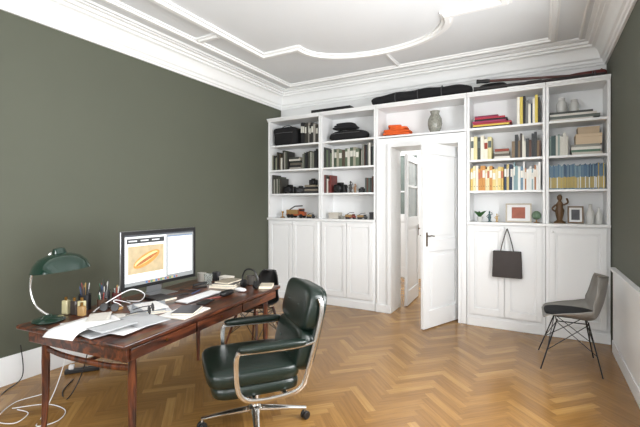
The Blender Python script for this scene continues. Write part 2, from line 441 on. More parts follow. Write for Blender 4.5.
# ------------------------------------------------------------------ books
def cname(c):
    r, g, bb = c
    mx, mn = max(c), min(c)
    if mx - mn < 28: return 'white' if mx > 205 else 'grey' if mx > 90 else 'black'
    if r > 200 and g > 165: return 'yellow'
    if r == mx and g > bb + 25 and g > .5 * r: return 'orange' if r > 190 else 'brown'
    if r == mx: return 'magenta' if bb > g + 30 else 'red'
    if bb == mx: return 'blue'
    return 'green'
def book(x, y, z, t, h, w, c, group, flat=False, band=None, binder=False, mag=False, rz=0):
    kind = 'ring binder' if binder else 'magazine' if mag else 'book'
    b = B(); cv = col(c, .5)
    bt = .0012 if mag else .0025
    b.m(cv).box(-t / 2, -t / 2 + bt, 0, w, 0, h).box(t / 2 - bt, t / 2, 0, w, 0, h)
    pr = [(-t / 2, .003), (-t / 4, .0006), (t / 4, .0006), (t / 2, .003), (t / 2, .006), (-t / 2, .006)]
    b.prism(pr, 0, h)
    b.m(M_PAGES).box(-t / 2 + bt, t / 2 - bt, .006, w - .005, .004, h - .004)
    if band:
        b.m(col(band, .6)); z0, z1 = (h * .52, h * .82) if not mag else (h * .05, h * .5)
        b.box(-t * .42, t * .42, -.0003, .0006, z0, z1)
    if binder:
        b.m(M_BLACK); b.M = T(0, .0008, h * .18) @ RX(rad(90)); b.lathe([(t * .16, 0), (t * .16, .0012)], 12)
    desc = f'{cname(c)} {kind} ' + ('lying flat in a pile' if flat else 'standing upright on a white shelf')
    if band and not flat: desc = f'{cname(c)} {kind} with {cname(band)} spine label, upright on shelf'
    o = b.done({'book': 'book', 'ring binder': 'ring_binder', 'magazine': 'magazine'}[kind], label=desc, cat='binder' if binder else kind, group=group)
    o.location = (x, y, z + (t / 2 if flat else 0))
    if flat: o.rotation_euler = (0, rad(90), rz)
    return o
def row(x0, x1, z, pal, tr, hr, group, y=5.04, w=.2, band=None, seq=False, **kk):
    x = x0; i = 0
    while True:
        t = R.uniform(*tr)
        if x + t > x1: break
        c = pal[i % len(pal)] if seq else R.choice(pal)
        bd = R.choice(band) if band and R.random() < .8 else None
        book(x + t / 2, y + R.uniform(0, .02), z + .0006, t, R.uniform(*hr), w + R.uniform(-.015, .015), c, group, band=bd, **kk)
        x += t + .0012; i += 1
def pile(x, z, specs, group, y=5.05):
    zz = z + .0006
    for t, h, w, c in specs:
        book(x + R.uniform(-.008, .008), y + R.uniform(0, .012), zz, t, h, w, c, group, flat=True, rz=0)
        zz += t + .0006
    return zz

DK = [(24, 24, 26), (45, 44, 42), (56, 54, 48), (72, 76, 64), (150, 148, 140), (62, 64, 52)]
MIX = [(210, 208, 200), (160, 156, 146), (60, 62, 60), (90, 58, 46), (76, 90, 84), (140, 128, 96), (28, 30, 34), (120, 122, 112)]
GRN = [(92, 104, 84), (70, 84, 66), (140, 146, 122), (200, 198, 186), (40, 44, 40), (76, 64, 50), (150, 148, 130)]
YEL = [(218, 188, 104), (226, 204, 134), (232, 228, 216), (202, 144, 72), (228, 216, 168)]
BLU = [(62, 88, 114), (110, 140, 158), (228, 230, 226), (44, 60, 82), (206, 184, 116), (140, 168, 172), (236, 236, 232), (176, 120, 78)]
LAB = [(205, 204, 194)]
row(-3.17, -2.87, SH[2], DK[:3] + [(150, 146, 138)], (.025, .045), (.26, .33), 'dark folders on the top shelf', band=LAB)
row(-3.70, -3.40, SH[1], GRN + DK, (.014, .035), (.19, .31), 'books on the upper shelf')
pile(-3.38, SH[1], [(.035, .22, .18, (150, 146, 138)), (.03, .21, .18, (36, 36, 38)), (.035, .2, .17, (96, 90, 80)), (.03, .22, .18, (40, 44, 40)), (.025, .2, .16, (200, 196, 186)), (.03, .18, .16, (60, 62, 58))], 'flat books on the upper shelf')
row(-3.14, -2.84, SH[1], MIX + DK, (.014, .034), (.19, .3), 'books on the upper shelf')
row(-3.70, -3.52, SH[0], DK, (.016, .035), (.19, .3), 'books on the middle shelf')
zc1 = pile(-3.10, SH[0], [(.035, .25, .18, (44, 42, 42)), (.03, .24, .18, (120, 112, 100)), (.03, .23, .17, (28, 28, 30)), (.03, .2, .17, (130, 122, 106))], 'flat books on the middle shelf')
row(-2.765, -2.61, SH[1], [(200, 198, 188), (92, 104, 84), (60, 62, 60)], (.016, .035), (.2, .31), 'books beside the box files')
row(-2.60, -2.20, SH[1], GRN, (.03, .05), (.23, .29), 'greenish folders on the shelf', band=LAB)
row(-2.18, -1.975, SH[1], MIX, (.014, .03), (.22, .32), 'books on the upper shelf')
row(-2.765, -2.64, SH[0], [(110, 44, 40), (200, 196, 186), (60, 58, 54)], (.016, .032), (.17, .27), 'books on the middle shelf')
row(-2.12, -1.975, SH[0], MIX, (.016, .03), (.18, .26), 'books on the middle shelf')
pile(-.715, SH[2], [(.022, .36, .24, (40, 40, 44)), (.02, .4, .25, (216, 186, 76)), (.022, .42, .25, (160, 40, 54)), (.02, .37, .24, (160, 50, 88))], 'coloured folders on the top shelf')
pile(-.69, SH[2] + .09, [(.016, .36, .24, (28, 28, 32)), (.02, .33, .24, (176, 44, 64)), (.02, .26, .2, (130, 40, 74))], 'coloured folders on the top shelf')
row(-.23, .02, SH[2], [(235, 232, 220), (212, 190, 90), (30, 30, 32), (120, 120, 116), (235, 232, 220), (44, 60, 82)], (.016, .034), (.22, .33), 'books on the top shelf', seq=True)
row(-.735, -.49, SH[1], [(235, 230, 214), (216, 208, 156), (240, 236, 228), (60, 66, 60)], (.03, .045), (.24, .29), 'pale binders on the upper shelf', band=[(150, 60, 40), (90, 100, 96)])
pile(-.47, SH[1], [(.03, .17, .2, (220, 216, 206)), (.03, .16, .2, (90, 84, 74)), (.025, .15, .2, (170, 164, 150)), (.03, .15, .2, (140, 60, 40))], 'flat books beside the binders')
row(-.285, .02, SH[1], [(190, 186, 176), (60, 50, 44), (130, 110, 84), (90, 60, 46), (226, 222, 210), (48, 52, 54)], (.014, .032), (.18, .3), 'books on the upper shelf')
row(-.735, -.37, SH[0], YEL, (.018, .036), (.25, .31), 'yellow binders on the middle shelf', band=[(235, 232, 222), (190, 110, 84)], binder=True)
row(-.365, .02, SH[0], BLU, (.010, .028), (.23, .33), 'blue and white books on the middle shelf', band=[(235, 232, 222)])
row(.09, .28, SH[1], [(84, 110, 106), (140, 158, 150), (60, 84, 84), (210, 208, 198)], (.014, .028), (.2, .28), 'teal books on the upper shelf')
pile(.30, SH[1], [(.03, .27, .2, (196, 190, 178)), (.024, .26, .2, (90, 120, 100)), (.03, .27, .2, (225, 222, 214)), (.026, .25, .19, (150, 150, 142))], 'flat books on the upper shelf')
pile(.10, SH[2], [(.024, .40, .24, (206, 202, 194)), (.03, .46, .24, (100, 108, 102)), (.022, .43, .24, (216, 212, 204)), (.024, .4, .22, (70, 74, 72))], 'flat books on the top shelf')
x = .09
while x < .595:
    c = R.choice([(92, 122, 148), (110, 140, 158), (74, 100, 126), (194, 168, 90), (130, 156, 168)])
    bd = (194, 170, 92) if c[0] < 180 and R.random() < .8 else (225, 225, 215)
    t_ = R.uniform(.008, .013)
    book(x + t_ / 2, 5.04 + R.uniform(0, .008), SH[0] + .0006, t_, .265 + R.uniform(-.015, .012), .175, c, 'blue and yellow magazines on the middle shelf', mag=True, band=bd)
    x += t_ + .001

# ------------------------------------------------------------------ shelf objects
def lump_bag(name, x, y, z, a, b_, h, mt, label, cat, rz=0, e=.45):
    t = top(name, (x, y, z + .001), rz, label, cat)
    b = B().m(mt)
    b.sell((0, 0, h / 2), a, b_, h / 2, e, e, 32, 16)
    b.v = [(px + .012 * math.sin(18 * pz + 9 * py) * min(1, pz * 12), py + .008 * math.sin(25 * px + 14 * pz), pz) for px, py, pz in b.v]
    b.done('bag_body', t, ang=80)
    s = B().m(M_BLACKF); s.tube(smooth([(-a * .6, -b_ * .3, h * .9), (-a * .3, -b_ * .3, h * 1.06), (a * .2, -b_ * .2, h * 1.09), (a * .6, -b_ * .3, h * .9)], 5), .007)
    s.done('strap', t)
    B().m(mat('zip_grey', (90, 90, 92), .4)).tube([(-a * .75, -b_ * .99, h * .66), (0, -b_ * 1.04, h * .68), (a * .75, -b_ * .99, h * .66)], .004, 6).done('zip', t)
    return t
lump_bag('camera_bag', -3.47, 5.16, SH[2], .215, .13, .29, M_BLACKF, 'bulky black fabric camera bag on the top shelf', 'bag', e=.35)
lump_bag('backpack', -2.42, 5.16, SH[2], .30, .13, .15, M_BLACKF, 'black soft bag lying on the top shelf', 'bag', e=.7)
b = B().m(mat('charcoal_cloth', (34, 34, 38), .95, noise=.3, scale=30, bump=.4))
for k in range(3):
    b.sell((R.uniform(-.01, .01), 0, .018 + k * .026), .2 - k * .03, .11, .018, .7, .6, 30, 8)
b.done('folded_garment', loc=(-2.47, 5.17, SH[2] + .176), label='folded charcoal garment lying on a black bag', cat='clothing', ang=70)
b = B().m(mat('orange_cloth', (216, 92, 34), .85, noise=.2, scale=20, bump=.3))
for k, (dx, a, rz) in enumerate(((0, .19, 0), (.01, .175, .05), (-.025, .15, -.08), (.02, .12, .12), (-.04, .09, .3))):
    b.M = T(dx, 0, .019 + k * .026) @ RZ(rz) @ RY(R.uniform(-.06, .06)); b.sell((0, 0, 0), a, .11, .0165, .35, .3, 34, 8)
b.M = Matrix.Identity(4)
b.done('folded_cloth', loc=(-1.68, 5.15, SH[2] + .010), label='folded bright orange cloth on the shelf above the door', cat='cloth', ang=50)
B().m(M_CERAM).lathe([(.05, 0), (.055, .01), (.08, .06), (.09, .12), (.085, .18), (.062, .225), (.05, .245), (.058, .27), (.064, .285), (.056, .285), (.044, .25), (.05, .22), (.04, .05)], 32).done('vase', loc=(-1.18, 5.13, SH[2] + .001), label='tall mottled grey vase above the doorway', cat='vase')

M_LENS = mat('lens_metal', (80, 80, 82), .3, metal=.8)
def camera(x, z, s=1, y=5.12, rz=0, label='vintage black camera with a round lens'):
    t = top('camera', (x, y, z + .001), rz, label, 'camera', 'old cameras on the shelves')
    b = B().m(M_BLACK).box(-.07 * s, .07 * s, -.03 * s, .03 * s, 0, .085 * s).box(-.03 * s, .03 * s, -.025 * s, .025 * s, .085 * s, .108 * s)
    b.done('camera_body', t, bevel=.006 * s)
    b = B().m(M_LENS); b.M = T(0, -.03 * s, .043 * s) @ RX(rad(90)); b.lathe([(.034 * s, 0), (.034 * s, .02 * s), (.03 * s, .022 * s), (.03 * s, .045 * s), (.024 * s, .045 * s), (.02 * s, .035 * s)], 20)
    b.done('lens', t)
camera(-3.41, SH[0], 1.3); camera(-3.21, SH[0], 1.1, rz=.2, label='old folding camera in black leather, turned slightly')
camera(-3.0, zc1 + .001, .9, y=5.14, label='small black camera on a stack of books'); camera(-2.53, SH[0], 1.4, rz=-.2); camera(-2.19, SH[0], .7)
def figurine(x, z, h, c, label, y=5.12, cat='figurine'):
    b = B().m(mat('fig_%d_%d_%d' % c, c, .45, noise=.2))
    b.lathe([(.3, 0), (.3, .05), (.2, .08), (.14, .12), (.2, .3), (.24, .45), (.17, .55), (.2, .66), (.1, .75), (.07, .78), (.13, .86), (.13, .93), (.06, .99), (0, 1)], 20)
    b.v = [(px * h * .6, py * h * .5, pz * h) for px, py, pz in b.v]
    b.tube(smooth([(-.12 * h, 0, .64 * h), (-.22 * h, -.02, .5 * h), (-.1 * h, -.04, .4 * h)], 4), .03 * h)
    b.tube(smooth([(.12 * h, 0, .64 * h), (.24 * h, -.02, .72 * h), (.2 * h, -.04, .86 * h)], 4), .03 * h)
    return b.done('figurine', loc=(x, y, z + .001), label=label, cat=cat)
figurine(-2.37, SH[0], .17, (60, 58, 54), 'small dark cast figurine on a round foot')
figurine(-2.30, SH[0], .13, (150, 110, 70), 'small brown carved figurine')
def toy_truck(x, z, c, s=1, y=5.1, label='orange and white toy truck with black wheels'):
    t = top('toy_truck', (x, y, z + .001), .06, label, 'toy', 'toy vehicles on the ledge')
    b = B().m(col(c, .35)).box(-.13 * s, .05 * s, -.04 * s, .04 * s, .03 * s, .05 * s)
    b.box(.05 * s, .13 * s, -.038 * s, .038 * s, .03 * s, .075 * s).box(.05 * s, .1 * s, -.036 * s, .036 * s, .075 * s, .12 * s)
    b.m(M_BLACK).box(.06 * s, .101 * s, -.0365 * s, .0365 * s, .085 * s, .112 * s)
    b.m(col((150, 120, 76), .4)).box(-.128 * s, .04 * s, -.038 * s, .038 * s, .05 * s, .105 * s)
    b.m(M_BLACK).tube([(-.1 * s, 0, .105 * s), (-.02 * s, 0, .15 * s), (.09 * s, 0, .155 * s)], .008 * s)
    b.done('truck_body', t, bevel=.003)
    for wx in (-.09, -.04, .09):
        for sy in (-1, 1):
            w = B().m(M_BLACK); w.M = T(wx * s, sy * .042 * s, .025 * s) @ RX(rad(90)); w.lathe([(.012 * s, -.009 * s), (.025 * s, -.009 * s), (.025 * s, .009 * s), (.012 * s, .009 * s)], 16)
            w.done('wheel', t)
toy_truck(-3.28, 1.235, (160, 80, 44), 1.2, label='orange and tan toy truck with black wheels')
toy_truck(-2.36, 1.235, (140, 60, 48), .6, label='small red toy truck')
toy_truck(-2.18, 1.235, (70, 72, 74), .55, label='small grey toy truck')
toy_truck(-3.02, 1.235, (60, 62, 66), .5, label='tiny dark toy truck')
def storage_box(x, y, z, w, d, h, c, label, name='storage_box'):
    t = top(name, (x, y, z + .001), 0, label, 'box')
    B().m(col(c, .7)).box(-w / 2 + .003, w / 2 - .003, -d / 2 + .003, d / 2 - .003, 0, h * .72).done('box_body', t, bevel=.002)
    B().m(col(c, .7)).box(-w / 2, w / 2, -d / 2, d / 2, h * .72, h).done('box_lid', t, bevel=.003)
storage_box(-2.62, 5.13, 1.235, .16, .14, .09, (186, 180, 170), 'small pale lidded box on the ledge')
storage_box(-2.02, 5.12, 1.235, .09, .1, .1, (60, 60, 62), 'small dark box on the ledge')
storage_box(.455, 5.17, SH[1] + .115, .24, .2, .11, (206, 186, 158), 'beige cardboard box on top of flat books')
storage_box(.455, 5.17, 1.98 + .2265, .2, .17, .075, (186, 166, 140), 'small kraft box stacked on another box')
def lathe_thing(name, prof, mt, loc, label, cat, n=24, group=None):
    return B().m(mt).lathe(prof, n).done(name, loc=loc, label=label, cat=cat, group=group)
jug = [(.04, 0), (.045, .01), (.055, .06), (.05, .11), (.032, .14), (.035, .165), (.03, .165), (.025, .14), (.04, .06)]
JG = mat('porcelain_shade', (200, 200, 196), .3, noise=.03)
lathe_thing('jug', jug, JG, (.21, 5.15, SH[2] + .1055), 'white porcelain jug standing on flat books', 'jug')
lathe_thing('jug', [(r * .9, z * .85) for r, z in jug], JG, (.33, 5.17, SH[2] + .1055), 'smaller white porcelain jug on flat books', 'jug')
figurine(.19, 1.235, .32, (96, 70, 42), 'bronze dancer figure with a raised arm', y=5.1)
vz = [(.03, 0), (.034, .01), (.036, .08), (.03, .12), (.014, .15), (.014, .19), (.018, .195), (.01, .195), (.01, .15)]
for k, (x, s, l) in enumerate(((.475, 1.1, 'white glazed bottle vase'), (.55, .9, 'small white bottle vase'))):
    lathe_thing('vase', [(r * s, z * s) for r, z in vz], JG, (x, 5.12, 1.236), l, 'vase', group='white vases on the ledge')
def photo_frame(x, z, w, h, fc, pc, label, y=5.12, lean=-.12):
    t = top('picture_frame', (x, y, z + .002), 0, label, 'picture frame', rot=(lean, 0, 0))
    fw = .016
    b = B().m(col(fc, .4)); b.box(-w / 2, w / 2, -.01, .006, 0, fw).box(-w / 2, w / 2, -.01, .006, h - fw, h).box(-w / 2, -w / 2 + fw, -.01, .006, fw, h - fw).box(w / 2 - fw, w / 2, -.01, .006, fw, h - fw)
    b.done('frame_rim', t, bevel=.002)
    b = B().m(M_PAPER).box(-w / 2 + fw, w / 2 - fw, -.004, .004, fw, h - fw)
    b.m(mat('art_%d' % pc[0], pc, .5, noise=.6, scale=16)).box(-w * .26, w * .26, -.005, -.004, h * .2, h * .8)
    b.done('picture', t)
photo_frame(-.22, 1.235, .27, .22, (186, 176, 158), (150, 78, 54), 'pale wooden frame holding a small reddish print')
photo_frame(.34, 1.235, .15, .19, (110, 86, 60), (70, 70, 74), 'small wooden frame with a dark photo')
t = top('globe', (-.035, 5.1, 1.236), 0, 'small pale green globe on a metal foot', 'globe')
B().m(mat('globe_green', (100, 124, 100), .4, noise=.4, scale=14)).sell((0, 0, .085), .048, .048, .05, 1, 1).done('ball', t)
B().m(M_BRASS).lathe([(.035, 0), (.03, .008), (.007, .014), (.006, .036), (.012, .038)], 20).done('foot', t)
t = top('potted_plant', (-.64, 5.12, 1.236), 0, 'tiny green plant in a white pot', 'plant')
B().m(JG).lathe([(.028, 0), (.038, .06), (.033, .06), (.03, .05)], 20).done('pot', t)
b = B().m(M_PLANT)
for k in range(18):
    a = k * 2.4; l = R.uniform(.06, .10)
    b.tube([(0, 0, .045), (math.cos(a) * l * .4, math.sin(a) * l * .3, .045 + l * .7), (math.cos(a) * l * .8, math.sin(a) * l * .7, .045 + l * .9)], [.004, .011, .001], 6, sq=(1, .4))
b.done('leaves', t)
figurine(-.53, 1.235, .13, (60, 90, 92), 'small teal glazed figurine')
figurine(-.45, 1.235, .1, (190, 160, 110), 'tiny cream figurine on the ledge')
lathe_thing('bowl', [(.02, 0), (.025, .004), (.05, .04), (.047, .04), (.02, .008)], M_CERAM, (-2.49, 5.09, 1.236), 'small grey ceramic bowl', 'bowl')
lathe_thing('candle_holder', [(.04, 0), (.038, .01), (.01, .02), (.01, .07), (.022, .08), (.02, .1), (.014, .1)], M_BRASS, (-3.55, 5.12, 1.236), 'short brass candle holder on the ledge', 'candle holder')

# ------------------------------------------------------------------ things on top of the bookcase
ZT = 2.788
t = top('ski_bag', (-1.38, 5.10, ZT), 0, 'long black padded bag lying on top of the bookcase', 'bag')
pts = smooth([(-.64, .02, .035), (-.55, .01, .06), (-.2, 0, .068), (.2, .01, .07), (.5, 0, .06), (.66, -.02, .04)], 8)
n = len(pts); b = B().m(M_BLACKF)
b.tube(pts, [.03 + .048 * math.sin(math.pi * i / (n - 1)) ** .35 if 0 < i < n - 1 else .022 for i in range(n)], 16)
mn = min(v[2] for v in b.v); b.v = [(a, c, z - mn + .001 + .007 * math.sin(16 * a) * (z > .05)) for a, c, z in b.v]
b.done('bag_body', t, ang=80)
for xx in (-.3, 0, .3):
    b = B().m(mat('grey_webbing', (70, 70, 72), .9))
    b.tube([(xx, .005 + .084 * math.cos(a), .082 + .079 * math.sin(a)) for a in [2 * math.pi * k / 24 for k in range(24)]], .006, 6, True)
    b.done('strap', t)
t = top('portfolio_case', (-2.62, 5.10, ZT), 0, 'flat dark portfolio case on top of the bookcase', 'case')
B().m(M_BLACK).box(-.34, .30, -.1, .12, .001, .05).done('case_body', t, bevel=.008)
B().m(M_BLACKF).tube(smooth([(-.07, -.1, .02), (-.06, -.13, .022), (.06, -.13, .022), (.07, -.1, .02)], 4), .006).done('handle', t)
def pole(x0, x1, y0, y1, z0, z1, r, mt, label):
    t = top('ski_pole', (x0, y0, ZT), 0, label, 'pole', 'poles on top of the bookcase')
    L_ = x1 - x0; dy = y1 - y0; dz = z1 - z0
    def P(f): return (L_ * f, dy * f, z0 + dz * f)
    B().m(mt).cyl(P(0), P(1), r, r * .8, 12).done('shaft', t)
    B().m(M_BLACK).tube([P(-.01), P(.03), P(.08), P(.11)], [.028, .022, .026, .02], 12).done('grip', t)
    b = B().m(M_BLACK); b.M = T(*P(.93)) @ RY(rad(90)); b.lathe([(r, -.004), (.032, -.004), (.033, .004), (r, .004)], 18); b.done('basket', t)
pole(-.68, .60, 5.0, 5.05, .035, .034, .018, mat('pole_dark', (34, 28, 28), .4), 'dark ski pole with a black grip')
pole(-.66, .58, 5.10, 5.10, .15, .045, .017, mat('pole_brown', (80, 44, 36), .4), 'brown ski pole with a black grip')
t = top('soft_pouch', (-.50, 5.19, ZT), .0, 'small soft black pouch among the poles', 'bag')
B().m(M_BLACKF).sell((0, 0, .066), .16, .05, .065, .6, .6).done('pouch_body', t, ang=80)
t = top('ski', (-.64, 5.30, ZT), 0, 'dark red wooden ski lying flat', 'ski')
pp = smooth([(0, 0, .02), (.5, 0, .07), (1.0, 0, .08), (1.16, 0, .10), (1.24, 0, .14)], 6)
b = B().m(mat('ski_red', (84, 28, 28), .35)); b.grid([[(p.x, -.04, p.z), (p.x, .04, p.z)] for p in pp]); b.done('ski_board', t, solid=.03)
B().m(M_BLACK).box(.5, .66, -.03, .03, .088, .125).done('binding', t, bevel=.006)
t = top('paddle', (-.1, 5.17, ZT), 0, 'dark red wooden paddle with a flat blade', 'paddle')
PR = mat('paddle_red', (92, 34, 30), .4, noise=.2)
B().m(PR).tube([(-.2, 0, .02), (.2, 0, .04), (.36, 0, .05)], [.012, .013, .014], 12).done('shaft', t)
B().m(PR).tube(smooth([(.365, 0, .06), (.42, 0, .064), (.6, 0, .07), (.7, 0, .072), (.725, 0, .072)], 4), [.014, .022, .034, .042, .044, .046, .046, .046, .046, .046, .045, .044, .042, .038, .032, .022, .01], 12, sq=(1, .5)).done('blade', t)

# ------------------------------------------------------------------ handbag on cabinet knob
kx = C3[0] + .03 + (C3[1] - C3[0] - .06) / 2 + .003 + .028
t = top('handbag', (kx, 4.926, .615), 0, 'dark brown leather tote hanging from a cabinet knob', 'bag')
LB = mat('dark_brown_leather', (48, 40, 37), .5, noise=.15, scale=12, bump=.1)
b = B().m(LB)
b.prism([(-.155, 0), (.155, 0), (.145, .3), (-.145, .3)], -.03, .03)
b.v = [(x, z, y) for x, y, z in b.v]; b.done('bag_body', t, bevel=.008)
for yy in (-.026, .0):
    b = B().m(LB); b.tube(smooth([(-.07, yy, .27), (-.05, yy + .005, .38), (-.008, .012, .532), (.008, .012, .532), (.05, yy + .005, .38), (.07, yy, .27)], 6), .005)
    b.done('handle', t)

# ------------------------------------------------------------------ desk
DTH = rad(6); DC = (-2.33, 1.975); TZ = .74
desk = top('desk', (DC[0], DC[1], 0), DTH, 'rosewood writing desk with drawers and round tapered legs', 'desk')
hw, hl = .44, .80; AZ = TZ - .104
B().m(M_ROSE).box(-hw, hw, -hl, hl, TZ - .026, TZ).done('desktop', desk, bevel=.006)
b = B().m(M_ROSE)
b.box(-hw + .05, hw - .03, -hl + .04, hl - .04, AZ, TZ - .0265); b.done('apron', desk, bevel=.003)
for k in range(3):
    y0 = -hl + .06 + k * .50
    d = B().m(M_ROSE).box(hw - .0295, hw - .016, y0, y0 + .485, AZ + .007, TZ - .036).done('drawer', desk, bevel=.002)
    B().m(M_BRASS).tube([(hw - .0155, y0 + .24, TZ - .062), (hw - .012, y0 + .24, TZ - .062)], .008, 12).done('keyhole', d)
for sx in (-1, 1):
    for sy in (-1, 1):
        x, y = sx * (hw - .08), sy * (hl - .12)
        B().m(M_ROSED).tube([(x, y, AZ - .0005), (x, y, .5), (x, y, .3), (x + sx * .01, y + sy * .01, .001)], [.020, .023, .020, .013], 16).done('leg', desk)
for sy in (-1, 1):
    y = sy * (hl - .12)
    pts = smooth([(-hw + .102, y, .572), (-.2, y, .556), (0, y, .552), (.2, y, .556), (hw - .102, y, .572)], 5)
    B().m(M_ROSED).tube(pts, .012, 8, sq=(1.5, .8)).done('crossbar', desk)
B().m(M_ROSED).tube([(0, -hl + .135, .552), (0, hl - .135, .552)], .011, 8).done('stretcher', desk)

# monitor
mon = top('computer_monitor', (-2.62, 2.10, TZ + .001), rad(91), 'widescreen monitor on aluminium stand showing a web page', 'monitor')
B().m(M_SILVER).box(-.353, .353, 0, .022, .078, .508).done('casing', mon, bevel=.006)
B().m(M_BLACK).box(-.352, .352, -.004, 0, .079, .507).done('bezel', mon, bevel=.001)
b = B()
def em(n, c, e=.8): return mat('screen_' + n, [int(v * .8) for v in c], .4, noise=.03, emit=e)
def q(mt, x0, x1, z0, z1, k=0):
    b.m(mt).box(x0, x1, -.0046 - k * .0002, -.004, z0, z1)
q(em('grey', (150, 154, 156)), -.325, .325, .105, .480)
q(em('bar', (70, 74, 80)), -.325, .325, .468, .480, 1)
q(em('white', (246, 247, 248), 1.0), -.325, .04, .13, .466, 1)
q(em('dark', (58, 60, 62)), -.31, .02, .415, .452, 2)
q(mat('screen_food', (158, 142, 112), .4, noise=.4, scale=14, emit=.8), -.30, .015, .19, .395, 2)
q(em('white', (246, 247, 248), 1.0), .055, .31, .14, .455, 1)
for k in range(12):
    q(em('line', (150, 156, 162)), .07, .07 + R.uniform(.1, .2), .42 - k * .023, .424 - k * .023, 2)
for k in range(4):
    q(em('line', (150, 156, 162)), -.30, -.30 + R.uniform(.12, .28), .175 - k * .012, .178 - k * .012, 2)
for k in range(3):
    q(em('white', (246, 247, 248)), -.295 + k * .1, -.225 + k * .1, .43, .438, 3)
q(em('bluebar', (120, 140, 165)), .055, .31, .444, .455, 2)
for k in range(14):
    q(em('icon%d' % (k % 4), [(70, 110, 170), (180, 100, 80), (90, 140, 90), (200, 180, 100)][k % 4]), -.15 + k * .022, -.134 + k * .022, .109, .123, 2)
def blob(n, c, cx_, cz_, a, h, k, ang, noise=.3):
    b.m(mat('screen_' + n, c, .4, noise=noise, scale=30, emit=.8)); b.M = T(cx_, -.0050 - k * .0002, cz_) @ RX(rad(90)) @ RZ(ang)
    b.prism([(a * math.cos(t_), h * math.sin(t_)) for t_ in [j * math.pi / 14 for j in range(28)]], 0, .0003); b.M = Matrix.Identity(4)
blob('bun', (178, 122, 62), -.14, .292, .125, .044, 0, rad(24)); blob('filling', (214, 182, 122), -.145, .296, .11, .024, 1, rad(24)); blob('sausage', (146, 88, 52), -.14, .290, .105, .012, 2, rad(24))
b.done('display', mon, label='lit screen with a web page and a food photo')
b = B().m(M_SILVER)
b.box(-.1, .1, -.07, .12, 0, .006); b.add([(-.07, .09, .006), (.07, .09, .006), (.07, .10, .006), (-.07, .10, .006), (-.07, .022, .3), (.07, .022, .3), (.07, .032, .3), (-.07, .032, .3)], [(0, 1, 2, 3), (4, 5, 6, 7), (0, 1, 5, 4), (1, 2, 6, 5), (2, 3, 7, 6), (3, 0, 4, 7)])
b.done('stand', mon, bevel=.002)

# desk lamp
lamp = top('desk_lamp', (-2.60, 1.27, TZ + .001), rad(29.3), 'dark green enamel desk lamp with curved chrome arm', 'lamp')
B().m(M_LAMPG).lathe([(.085, 0), (.088, .006), (.08, .016), (.045, .028), (.02, .034), (.014, .04)], 32).done('base', lamp)
B().m(M_CHROME).tube(smooth([(0, 0, .036), (-.03, 0, .05), (-.085, 0, .10), (-.112, 0, .19), (-.10, 0, .29), (-.05, 0, .365), (.01, 0, .395)], 8), .007, 10).done('arm', lamp)
SM = T(.07, 0, .34) @ RY(rad(-6))
sh = B(); sh.M = SM
sh.m(M_LAMPG).lathe([(.016, .105), (.03, .1), (.036, .085), (.04, .07), (.07, .064), (.11, .046), (.14, .014), (.157, -.025), (.16, -.032), (.152, -.027)], 40)
sh.done('lamp_shade', lamp)
sh = B(); sh.M = SM
sh.m(M_LAMPIN).lathe([(.151, -.028), (.135, .006), (.105, .038), (.066, .057), (.01, .06)], 40).done('shade_lining', lamp, label='pale inner lining')
sh = B(); sh.M = SM
sh.m(M_WHITEP).sell((0, 0, .012), .028, .028, .036, 1, 1, 16, 10).done('bulb', lamp)
B().m(M_CHROME).sell((.012, 0, .40), .018, .018, .018, 1, 1, 16, 10).done('joint', lamp)

# keyboard, mouse
kb = top('keyboard', (-2.25, 2.15, TZ + .001), rad(90) + DTH, 'slim white keyboard with rows of square keys', 'keyboard')
B().m(M_SILVER).box(-.2, .2, -.055, .06, 0, .009).done('keyboard_body', kb, bevel=.003)
b = B().m(M_WHITEP)
for r in range(5):
    for c in range(20):
        b.box(-.193 + c * .0194, -.193 + c * .0194 + .0165, -.05 + r * .0215, -.05 + r * .0215 + .0185, .009, .0125)
o = b.done('keys', kb); o['kind'] = 'stuff'
B().m(M_WHITEP).sell((0, 0, .014), .03, .055, .014, .8, .7).done('computer_mouse', loc=(-2.12, 2.46, TZ + .001), rot=(0, 0, rad(80)), label='white rounded computer mouse on the desk', cat='mouse')

def sheet(x, y, z, w, l, rz, label, curl=.004, drop=None, mt=M_PAPER):
    b = B().m(mt); rows = []
    n = 12; ph = R.uniform(0, 6)
    for i in range(n + 1):
        v = -l / 2 + l * i / n; rr = []
        for j in range(7):
            u = -w / 2 + w * j / 6
            zz = curl * (.5 + .5 * math.sin(3 * v / l + 2 * u / w + ph)); yy = v
            if drop is not None and v < drop:
                ex = drop - v; a = min(.75, ex * 6); yy = drop - ex * math.cos(a); zz = zz - ex * math.sin(a)
            rr.append((u, yy, zz))
        rows.append(rr)
    b.grid(rows)
    return b.done('paper', loc=(x, y, z), rot=(0, 0, rz), solid=.0006, label=label, cat='paper', group='loose papers on the desk')
z = TZ + .0015
GP = mat('grey_paper', (176, 178, 180), .7, noise=.1, scale=20)
PP = mat('printed_paper', (204, 200, 192), .7, noise=.15, scale=40)
for k, (x, y, rz, m_) in enumerate([(-2.33, 1.32, .1, PP), (-2.12, 1.34, -.1, GP), (-2.05, 1.42, .2, M_PAPER), (-2.20, 1.45, .5, PP), (-2.07, 1.52, 1.5, GP), (-2.26, 1.33, -.3, M_PAPER)]):
    sheet(x, y, z + .0045 * k, .2, .28, rz, 'loose white printed sheet lying on the desk', .003, mt=m_)
sheet(-2.24, 1.25, TZ + .031, .21, .28, DTH + .1, 'white sheet sagging over the desk edge', .003, drop=-.065)
sheet(-2.06, 1.33, TZ + .036, .15, .21, DTH - .12, 'small grey sheet near the desk edge', .003, mt=GP)
sheet(-2.30, 1.40, TZ + .036, .12, .18, .9, 'small cream note on the paper pile', .003, mt=PP)
